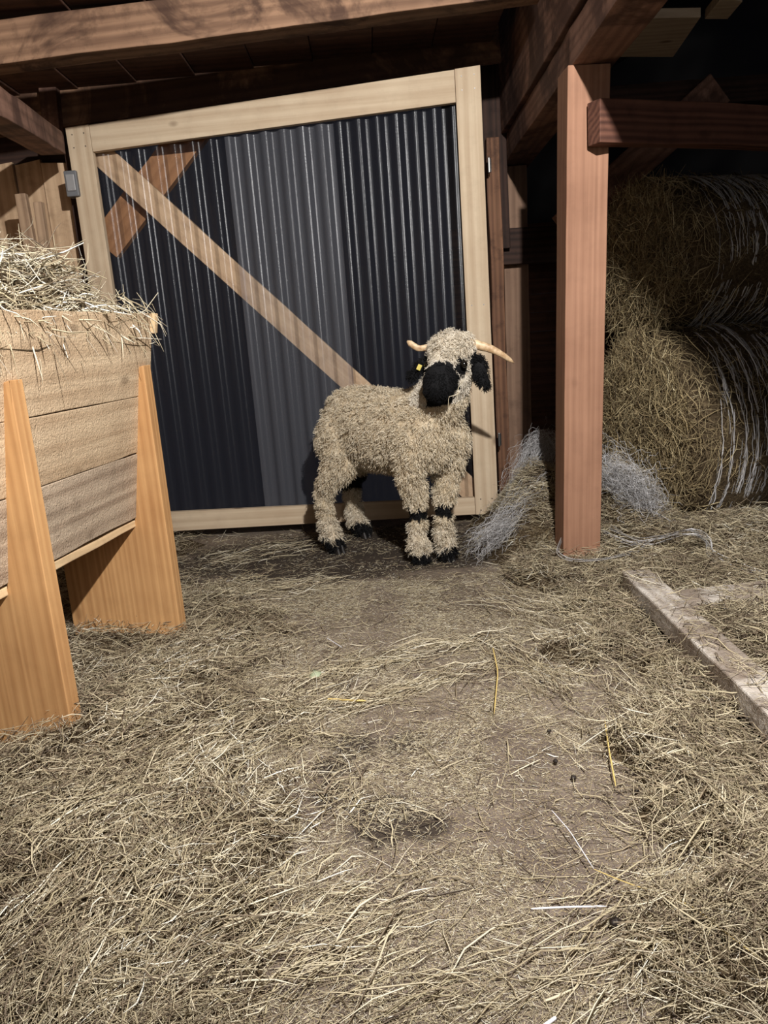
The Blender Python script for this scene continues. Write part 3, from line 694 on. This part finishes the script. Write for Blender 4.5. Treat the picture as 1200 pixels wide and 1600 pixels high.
M['cord'] = strandmat('white cord', [(0, srgb(222, 222, 232)), (1, srgb(240, 240, 246))])
def single(name, pts, r, mat, label, cat, flat=.6):
    pts = np.array(pts); tt = np.linspace(0, len(pts)-1, 12); p = np.stack([np.interp(tt, range(len(pts)), pts[:, i]) for i in range(3)], -1)
    o = tubes(name, p[None], np.array([r]), np.array([.6]), mat, None, tuple(p[0]*A3(1, 1, 0)), flat, sides=6); return tag(o, label, cat)
single('straw_stalk', [gz(945, 1126, .02), gz(952, 1175, .02), gz(962, 1229, .018)], .0026, M['stalk'], 'lone flat yellow stalk lying on the bare earth', 'straw')
single('straw_stalk', [gz(770, 1012, .02), gz(778, 1050, .02), gz(772, 1116, .018)], .0025, M['stalk'], 'dark tipped yellow stalk upright in view on the path centre', 'straw')
single('straw_stalk', [gz(512, 1092, .015), gz(545, 1094, .02), gz(572, 1095, .015)], .0022, M['stalk'], 'short yellow stalk in the hay band left of the path centre', 'straw')
single('cord', [gz(862, 1266, .02), gz(890, 1298, .025), gz(928, 1358, .02)], .0013, M['cord'], 'thin white cord lying diagonally on the bare earth', 'cord')
single('cord', [gz(830, 1420, .02), gz(890, 1417, .022), gz(948, 1416, .02)], .0014, M['cord'], 'straight white cord lying level across the floor', 'cord')
single('cord', [gz(511, 997, .02), gz(535, 1012, .02)], .0018, M['cord'], 'tiny white cord scrap on the path below the lamb', 'cord')
single('cord', [gz(848, 1604, .03), gz(869, 1589, .03)], .0025, M['cord'], 'white cord end at the bottom edge of the view', 'cord')
single('straw_stalk', [gz(928, 1358, .02), gz(980, 1380, .03), gz(1075, 1410, .04), gz(1145, 1466, .04), gz(1190, 1500, .035)], .0013, M['stalk'], 'long bent stalk running right from the diagonal white cord', 'straw')
q = gz(493, 1055, .012); M['leaf'] = plain('grey green leaf', srgb(170, 180, 150), .6)
V = [(-.014, -.016, 0), (.010, -.018, .004), (.016, 0, .006), (.012, .018, .003), (-.004, .020, .008), (-.015, .008, .004), (0, 0, .009)]
me = pydata('leaf', V, [(0, 1, 6), (1, 2, 6), (2, 3, 6), (3, 4, 6), (4, 5, 6), (5, 0, 6)]); o = obj('leaf', me, M['leaf'], None, Matrix.Translation((q[0], q[1], .012)), smooth=True)
s_ = o.modifiers.new('s', 'SOLIDIFY'); s_.thickness = .001; tag(o, 'small pale green dry leaf on the floor', 'leaf')

# ------------------------------------------------------------------ the lamb
SO, SF, SL = A3(.0075, 2.955, 0), nrm(A3(.69, -.724, 0)), nrm(A3(.724, .69, 0))
W3 = lambda s, l, z: SO+SF*s+SL*l+A3(0, 0, z)
bm = bmesh.new()
def blob(c, axes, rad):
    r = bmesh.ops.create_uvsphere(bm, u_segments=20, v_segments=12, radius=1.0)
    m = Matrix(((*[axes[i][0]*rad[i] for i in range(3)], c[0]), (*[axes[i][1]*rad[i] for i in range(3)], c[1]), (*[axes[i][2]*rad[i] for i in range(3)], c[2]), (0, 0, 0, 1)))
    bmesh.ops.transform(bm, matrix=m, verts=r['verts'])
AX = (SF, SL, A3(0, 0, 1)); AW = (A3(1, 0, 0), A3(0, 1, 0), A3(0, 0, 1))
def chain(pts, ax=AX, step=.018):
    for (c0, r0_), (c1_, r1_) in zip(pts[:-1], pts[1:]):
        c0, c1_ = np.array(c0), np.array(c1_); r0_, r1_ = np.atleast_1d(r0_)*np.ones(3), np.atleast_1d(r1_)*np.ones(3)
        n = max(2, int(np.linalg.norm(c1_-c0)/step))
        for i in range(n+1): t_ = i/n; blob(c0+(c1_-c0)*t_, ax, r0_+(r1_-r0_)*t_)
chain([(W3(-.205, 0, .518), (.07, .088, .122)), (W3(-.14, 0, .508), (.08, .118, .150)), (W3(-.03, 0, .500), (.08, .130, .152)), (W3(.10, 0, .494), (.08, .132, .150)),
       (W3(.21, 0, .500), (.08, .128, .150)), (W3(.29, 0, .505), (.07, .112, .135))], step=.03)
chain([(W3(.24, 0, .545), (.09, .10, .10)), (W3(.32, .0, .62), (.08, .08, .09)), (W3(.365, 0, .70), (.07, .07, .075))])
# front legs
def fleg(s, l, ls):
    chain([(W3(s+.02, ls, .46), (.075, .055, .09)), (W3(s+.005, ls, .36), (.052, .045, .06)), (W3(s+.004, l*1.2, .27), .036), (W3(s, l, .20), .029), (W3(s-.006, l, .13), .026), (W3(s-.004, l, .075), .031), (W3(s+.006, l, .04), .028)])
fleg(.215, -.045, -.080); fleg(.270, .040, .070)
def hleg(s, l, ls):
    chain([(W3(s+.03, ls, .46), (.085, .06, .11)), (W3(s+.055, ls*1.05, .38), (.07, .05, .075)), (W3(s+.005, l, .31), (.045, .036, .05)), (W3(s-.040, l, .25), .032), (W3(s-.038, l, .18), .027), (W3(s-.03, l, .10), .028), (W3(s-.012, l, .06), .031), (W3(s+.008, l, .038), .028)])
hleg(-.195, -.115, -.085); hleg(-.285, .115, .07)
chain([(W3(-.255, 0, .56), .035), (W3(-.285, 0, .48), .030), (W3(-.285, 0, .38), .022)])
# head
SK = A3(.272, 2.685, .752); HF = nrm(A3(-.44, -.75, -.475)); HS = nrm(A3(.86, -.50, -.05)); HS = nrm(HS-HF*(HS@HF)); HT = nrm(np.cross(HF, HS)); HT = HT if HT[2] > 0 else -HT
HA = (HS, HF, HT); hp = lambda s, f_, t_: SK+HS*s+HF*f_+HT*t_
chain([(hp(0, -.02, .0), (.064, .07, .066)), (hp(0, .05, -.002), (.055, .06, .058)), (hp(0, .10, -.006), (.051, .055, .055)), (hp(0, .135, -.010), (.054, .045, .057)), (hp(0, .155, -.018), (.049, .035, .049))], HA)
blob(hp(0, -.02, .034), HA, (.074, .064, .044))
chain([(hp(.035, .0, -.03), (.034, .045, .045)), (hp(.03, .06, -.045), (.026, .04, .030))], HA)
chain([(hp(0, .02, -.04), (.042, .05, .035)), (hp(0, .12, -.045), (.034, .04, .025))], HA)
EB, ET = hp(.072, -.012, -.008), A3(.374, 2.62, .662)
chain([(EB, (.016, .02, .016)), (EB*.75+ET*.25+A3(.010, 0, .004), (.022, .014, .026)), (EB*.4+ET*.6, (.025, .012, .028)), (ET, (.014, .010, .018))], AW, .012)
FB, FT = hp(-.066, -.015, .004), A3(.128, 2.715, .700)
chain([(FB, (.02, .02, .018)), ((FB+FT)/2+A3(0, 0, .006), (.026, .012, .022)), (FT, (.016, .010, .014))], AW, .012)
me = bpy.data.meshes.new('body'); bm.to_mesh(me); bm.free()
tmp = bpy.data.objects.new('body', me); col.objects.link(tmp)
r_ = tmp.modifiers.new('r', 'REMESH'); r_.mode = 'VOXEL'; r_.voxel_size = .006; r_.use_smooth_shade = True
s_ = tmp.modifiers.new('s', 'SMOOTH'); s_.factor = .5; s_.iterations = 6
dg = bpy.context.evaluated_depsgraph_get(); bme = bpy.data.meshes.new_from_object(tmp.evaluated_get(dg)); bpy.data.objects.remove(tmp)
lamb = thing('sheep', SO, 'cream woolly lamb with black nose, ears and feet standing in front of the gate', 'sheep')
nv = len(bme.vertices); co = np.empty(nv*3, np.float32); bme.vertices.foreach_get('co', co); co = co.reshape(-1, 3).astype(float)
EYE = hp(.057, .050, .012); EYL = hp(-.057, .050, .012)
def zones(p):
    """returns black, length, kind per point"""
    h = p-SK; hs, hf, ht = h@HS, h@HF, h@HT; nz = .012*(vnoise(p[:, 0]*1+p[:, 2], p[:, 1], 60, 71)-.5)*2
    head = (np.abs(hs) < .14) & (hf > -.09) & (ht > -.11) & (hf < .25) & (p[:, 2] > .56) & (p[:, 1] < 2.80)
    muz = head & (hf+nz > .092) & (np.abs(hs) < .07)
    eye = head & (((((p-EYE)@HS)/.036)**2+(((p-EYE)@HF-.002)/.034)**2+(((p-EYE)@HT+.008)/.036)**2 < 1) | ((((p-EYL)@HS)/.036)**2+(((p-EYL)@HF-.002)/.034)**2+(((p-EYL)@HT+.008)/.036)**2 < 1))
    def seg(a, b, r): ab = b-a; t_ = np.clip(((p-a)@ab)/(ab@ab), 0, 1); return np.linalg.norm(p-(a+t_[:, None]*ab), axis=1) < r
    eye = eye | head & ((((p-hp(.052, .078, -.014))**2).sum(1) < .018**2))
    ear = seg(EB, ET, .034) & (hs > .066) | seg(FB, FT, .034) & (hs < -.066)
    q = p-SO; s_, l_ = q@SF, q@SL; z_ = p[:, 2]
    foot = z_+nz < .060
    knee = (s_ > .1) & (np.abs(z_-.20+nz) < .026)
    hock = (s_ < -.1) & (l_ > 0) & (np.abs(z_-.26+nz*.5) < .04)
    blk = muz | eye | ear | foot | knee | hock
    ln = np.full(len(p), .024); ln[z_ < .34] = .022; ln[(z_ < .12)] = .026
    ln[head] = .017; top = head & (ht > .035) & (hf < .07); ln[top] = .026
    ln[muz | eye] = .010; ln[ear] = .016; ln[foot] = .024; ln[knee] = .012
    wht = np.where(head & ((hf > .015) | (ht > -.01)) & (hf > -.06), 1.0, 0.0); wht[top] = .6
    wht = np.maximum(wht, .35*(z_ < .15))
    return blk.astype(float), ln, wht
blk, _, wht = zones(co)
a_ = bme.attributes.new('blk', 'FLOAT', 'POINT'); a_.data.foreach_set('value', blk.astype(np.float32))
a_ = bme.attributes.new('wht', 'FLOAT', 'POINT'); a_.data.foreach_set('value', wht.astype(np.float32))
def woolmat(name, body=False):
    t = NT(name); r = t.add('ShaderNodeAttribute', attribute_name='rnd'); b = t.add('ShaderNodeAttribute', attribute_name='blk'); w = t.add('ShaderNodeAttribute', attribute_name='wht')
    if body: fac = t.noise(None, 30, 3)
    else: fac = r.outputs['Fac']
    c = t.ramp(fac, [(0, srgb(158, 138, 110)), (.4, srgb(206, 190, 162)), (1, srgb(236, 226, 206))])
    cw = t.ramp(fac, [(0, srgb(196, 182, 160)), (1, srgb(246, 240, 228))])
    c = t.mix(w.outputs['Fac'], c, cw)
    if body: c = t.mix(.35, c, srgb(120, 96, 68))
    c = t.mix(b.outputs['Fac'], c, (.009, .009, .010, 1))
    t.bsdf(c, .85, .15, Sheen_Weight=.0); return t.m
bo = obj('body', bme, None, lamb, smooth=True); bme.materials.clear(); bme.materials.append(woolmat('lamb skin and wool base', True))
# fleece locks
bme.calc_loop_triangles(); nt_ = len(bme.loop_triangles); tri = np.empty(nt_*3, np.int32); bme.loop_triangles.foreach_get('vertices', tri); tri = tri.reshape(-1, 3)
A_, B_, C_ = co[tri[:, 0]], co[tri[:, 1]], co[tri[:, 2]]; cr = np.cross(B_-A_, C_-A_); ar = np.linalg.norm(cr, axis=1); tn = nrm(cr)
cen = (A_+B_+C_)/3; hd = (np.linalg.norm(cen-SK, axis=1) < .2) & (cen[:, 2] > .6); wgt = ar*np.where(hd, 2.4, 1)*np.where(cen[:, 2] < .3, 1.5, 1)
n = 62000; ti = rng.choice(nt_, n, p=wgt/wgt.sum()); u = rng.random((n, 2)); fl_ = u.sum(1) > 1; u[fl_] = 1-u[fl_]
P = A_[ti]+(B_-A_)[ti]*u[:, :1]+(C_-A_)[ti]*u[:, 1:]; N = tn[ti]
if ((N*(P-W3(0, 0, .5))).sum(1)).mean() < 0: N = -N
kp = (np.linalg.norm(P-EYE, axis=1) > .021) & (np.linalg.norm(P-EYL, axis=1) > .021); P, N = P[kp], N[kp]; n = len(P)
blk, ln, wht = zones(P)
clump = np.floor(P*38).astype(int); hsh = ((clump[:, 0]*73856093) ^ (clump[:, 1]*19349663) ^ (clump[:, 2]*83492791)) % 9973
cd = nrm(np.random.default_rng(5).normal(size=(9973, 3)))[hsh]
down = A3(0, 0, -1)[None]
dirv = N*.55+down*.42+cd*.5+rng.normal(0, .18, (n, 3)); dirv = nrm(dirv)
dN = (dirv*N).sum(1); dirv = nrm(dirv+N*np.maximum(0, .28-dN)[:, None])
ln = ln*rng.uniform(.7, 1.25, n)
k = 8; t_ = np.linspace(0, 1, k)[None, :, None]
S1 = nrm(np.cross(dirv, cd+.01)); S2 = np.cross(dirv, S1); ph = (hsh % 17)[:, None, None]*.4+rng.normal(0, .5, (n, 1, 1)); tw = 2*math.pi*rng.uniform(1.0, 1.7, (n, 1, 1))
amp = (ln*.13)[:, None, None]*np.minimum(1, t_*3)
paths = P[:, None]-N[:, None]*.003+dirv[:, None]*(ln[:, None, None]*t_)+amp*(np.cos(tw*t_+ph)*S1[:, None]+np.sin(tw*t_+ph)*S2[:, None])
paths[:, :, 2] -= (.25*ln)[:, None]*(t_[..., 0]**2)
paths[:, :, 2] = np.maximum(paths[:, :, 2], .003)
rad = rng.uniform(.0006, .0012, n)*np.where(ln < .014, .7, 1)
fle = tubes('fleece', paths, rad, np.clip(rng.beta(2.4, 1.7, n), 0, 1), woolmat('curly wool'), lamb, tuple(SO), 1.0, extra={'blk': blk, 'wht': wht})
fle['kind'] = 'stuff'; fle['label'] = 'curly cream wool with black patches'
for p in fle.data.polygons: pass
# eyes
t = NT('dark eye'); t.bsdf((.006, .005, .004, 1), .08, .6); M['eye'] = t.m
for q in (EYE, EYL):
    sg = 1 if q is EYE else -1
    b_ = bmesh.new(); bmesh.ops.create_uvsphere(b_, u_segments=20, v_segments=14, radius=.0125); me = bpy.data.meshes.new('eye'); b_.to_mesh(me); b_.free()
    obj('eye', me, M['eye'], lamb, Matrix.Translation(Vector(q+HS*.010*sg+HF*.006)), smooth=True)
# hooves
M['hoof'] = plain('dark hoof', srgb(34, 30, 28), .5)
for (s, l) in ((.205, -.045), (.272, .040), (-.178, -.115), (-.268, .115)):
    b_ = bmesh.new()
    for sd in (-1, 1):
        r = bmesh.ops.create_cone(b_, cap_ends=True, segments=14, radius1=.016, radius2=.011, depth=.034)
        bmesh.ops.transform(b_, matrix=Matrix.Translation((0, sd*.0125, .017)) @ Matrix.Diagonal((1.45, .78, 1, 1)), verts=r['verts'])
        for v in r['verts']:
            if v.co.x > 0 and v.co.z > .02: v.co.x -= .008
    me = bpy.data.meshes.new('hoof'); b_.to_mesh(me); b_.free()
    obj('hoof', me, M['hoof'], lamb, frame(W3(s+.01, l, 0), SF, z=(0, 0, 1)), .002)
# horns
t = NT('horn'); v, raw = objvec(t); w_ = t.noise(raw, 60, 3)
t.bsdf(t.ramp(w_, [(.3, srgb(168, 134, 98)), (.7, srgb(224, 200, 164))]), .45, .4, w_, .4, .002); M['horn'] = t.m
def horn(pts, r0_, r1_, flat):
    pts = np.array(pts); kk = 22; tt = np.linspace(0, len(pts)-1, kk); p = np.stack([np.interp(tt, range(len(pts)), pts[:, i]) for i in range(3)], -1)
    for _ in range(4): p[1:-1] = (p[:-2]+2*p[1:-1]+p[2:])/4
    Tn = nrm(np.gradient(p, axis=0)); S = nrm(np.cross(Tn, A3(0, 1, .2))); Bv = np.cross(Tn, S); V = []; F = []; ns = 14
    for i in range(kk):
        f_ = i/(kk-1); r = r0_+(r1_-r0_)*f_**1.2; r *= 1+.035*math.sin(i*2.4); r *= (1 if i < kk-2 else (.75 if i == kk-2 else .3))
        for j in range(ns): a = 2*math.pi*j/ns; V.append(p[i]+S[i]*math.cos(a)*r+Bv[i]*math.sin(a)*r*flat)
    for i in range(kk-1):
        for j in range(ns): a = i*ns+j; b = i*ns+(j+1) % ns; F.append((a, b, b+ns, a+ns))
    F.append(tuple(range(ns))[::-1]); F.append(tuple((kk-1)*ns+j for j in range(ns)))
    obj('horn', pydata('horn', V-SO, F), M['horn'], lamb, Matrix.Translation(Vector(SO)), smooth=True)
horn([hp(.035, -.02, .045), gy(742, 538, 2.66), gy(765, 544, 2.65), gy(785, 554, 2.65), gy(803, 567, 2.66)], .020, .006, .75)
horn([hp(-.04, -.02, .045), A3(.195, 2.71, .795), A3(.160, 2.71, .792), gy(636, 533, 2.72)], .012, .010, .6)
# ear tag
M['tag'] = plain('yellow ear tag plastic', srgb(232, 214, 120), .4)
q = gy(655, 574, 2.69); bt = bmesh.new(); bmesh.ops.create_cube(bt, size=1); bmesh.ops.transform(bt, matrix=Matrix.Diagonal((.016, .003, .020, 1)), verts=bt.verts)
me = bpy.data.meshes.new('ear_tag'); bt.to_mesh(me); bt.free()
o = obj('ear_tag', me, M['tag'], lamb, Matrix.Translation(Vector(q)) @ Matrix.Rotation(.5, 4, 'Y') @ Matrix.Rotation(.5, 4, 'Z'), .001); o['label'] = 'yellow ear tag'
# nostrils and mouth stalks
def ms(pts, r=.0009):
    pts = np.array(pts); tt = np.linspace(0, len(pts)-1, 12); p = np.stack([np.interp(tt, range(len(pts)), pts[:, i]) for i in range(3)], -1); return p
mY = 2.495
pp = np.array([ms([gy(700, 640, mY), gy(701, 620, mY), gy(713, 617, mY), gy(719, 612, mY)]), ms([gy(714, 625, mY), gy(716, 605, mY), gy(723, 596, mY+.02), gy(724, 592, mY+.03)])])
o = tubes('hay_stalk', pp, np.array([.0012, .0011]), np.array([.8, .8]), M['hay'], None, tuple(gy(705, 620, mY)))
tag(o, 'thin bent hay stalks hanging from the mouth of the lamb', 'hay stalk')

# ------------------------------------------------------------------ light
ld = bpy.data.lights.new('work_lamp', 'SPOT'); lo = bpy.data.objects.new('work_lamp', ld); col.objects.link(lo)
LP = A3(.44, .38, 1.93); lo.location = Vector(LP); aim = A3(-.05, 2.6, .55)-LP
lo.rotation_euler = Vector(aim).to_track_quat('-Z', 'Y').to_euler()
ld.energy = 385; ld.color = (1.0, .965, .92); ld.spot_size = math.radians(140); ld.spot_blend = .9; ld.shadow_soft_size = .022
fd = bpy.data.lights.new('fill_light', 'AREA'); fo_ = bpy.data.objects.new('fill_light', fd); col.objects.link(fo_)  # soft fill added behind the camera to lift the dark areas, not a barn fixture
fd.shape = 'DISK'; fd.size = 1.3; fd.energy = 13; fd.color = (1.0, .93, .88); fo_.location = (.75, -1.3, 1.5)
fo_.rotation_euler = Vector((.1, 4.2, -.3)).to_track_quat('-Z', 'Y').to_euler()
wd = bpy.data.worlds.new('night'); bpy.context.scene.world = wd; wd.use_nodes = True
wd.node_tree.nodes['Background'].inputs[0].default_value = (.52, .54, .72, 1); wd.node_tree.nodes['Background'].inputs[1].default_value = .016

sc = bpy.context.scene
sc.view_settings.view_transform = 'Standard'; sc.view_settings.look = 'None'; sc.view_settings.gamma = 1; sc.view_settings.use_curve_mapping = False
sc.view_settings.exposure = 0.0
sc.cycles.max_bounces = 8; sc.cycles.transparent_max_bounces = 16; sc.cycles.use_denoising = True
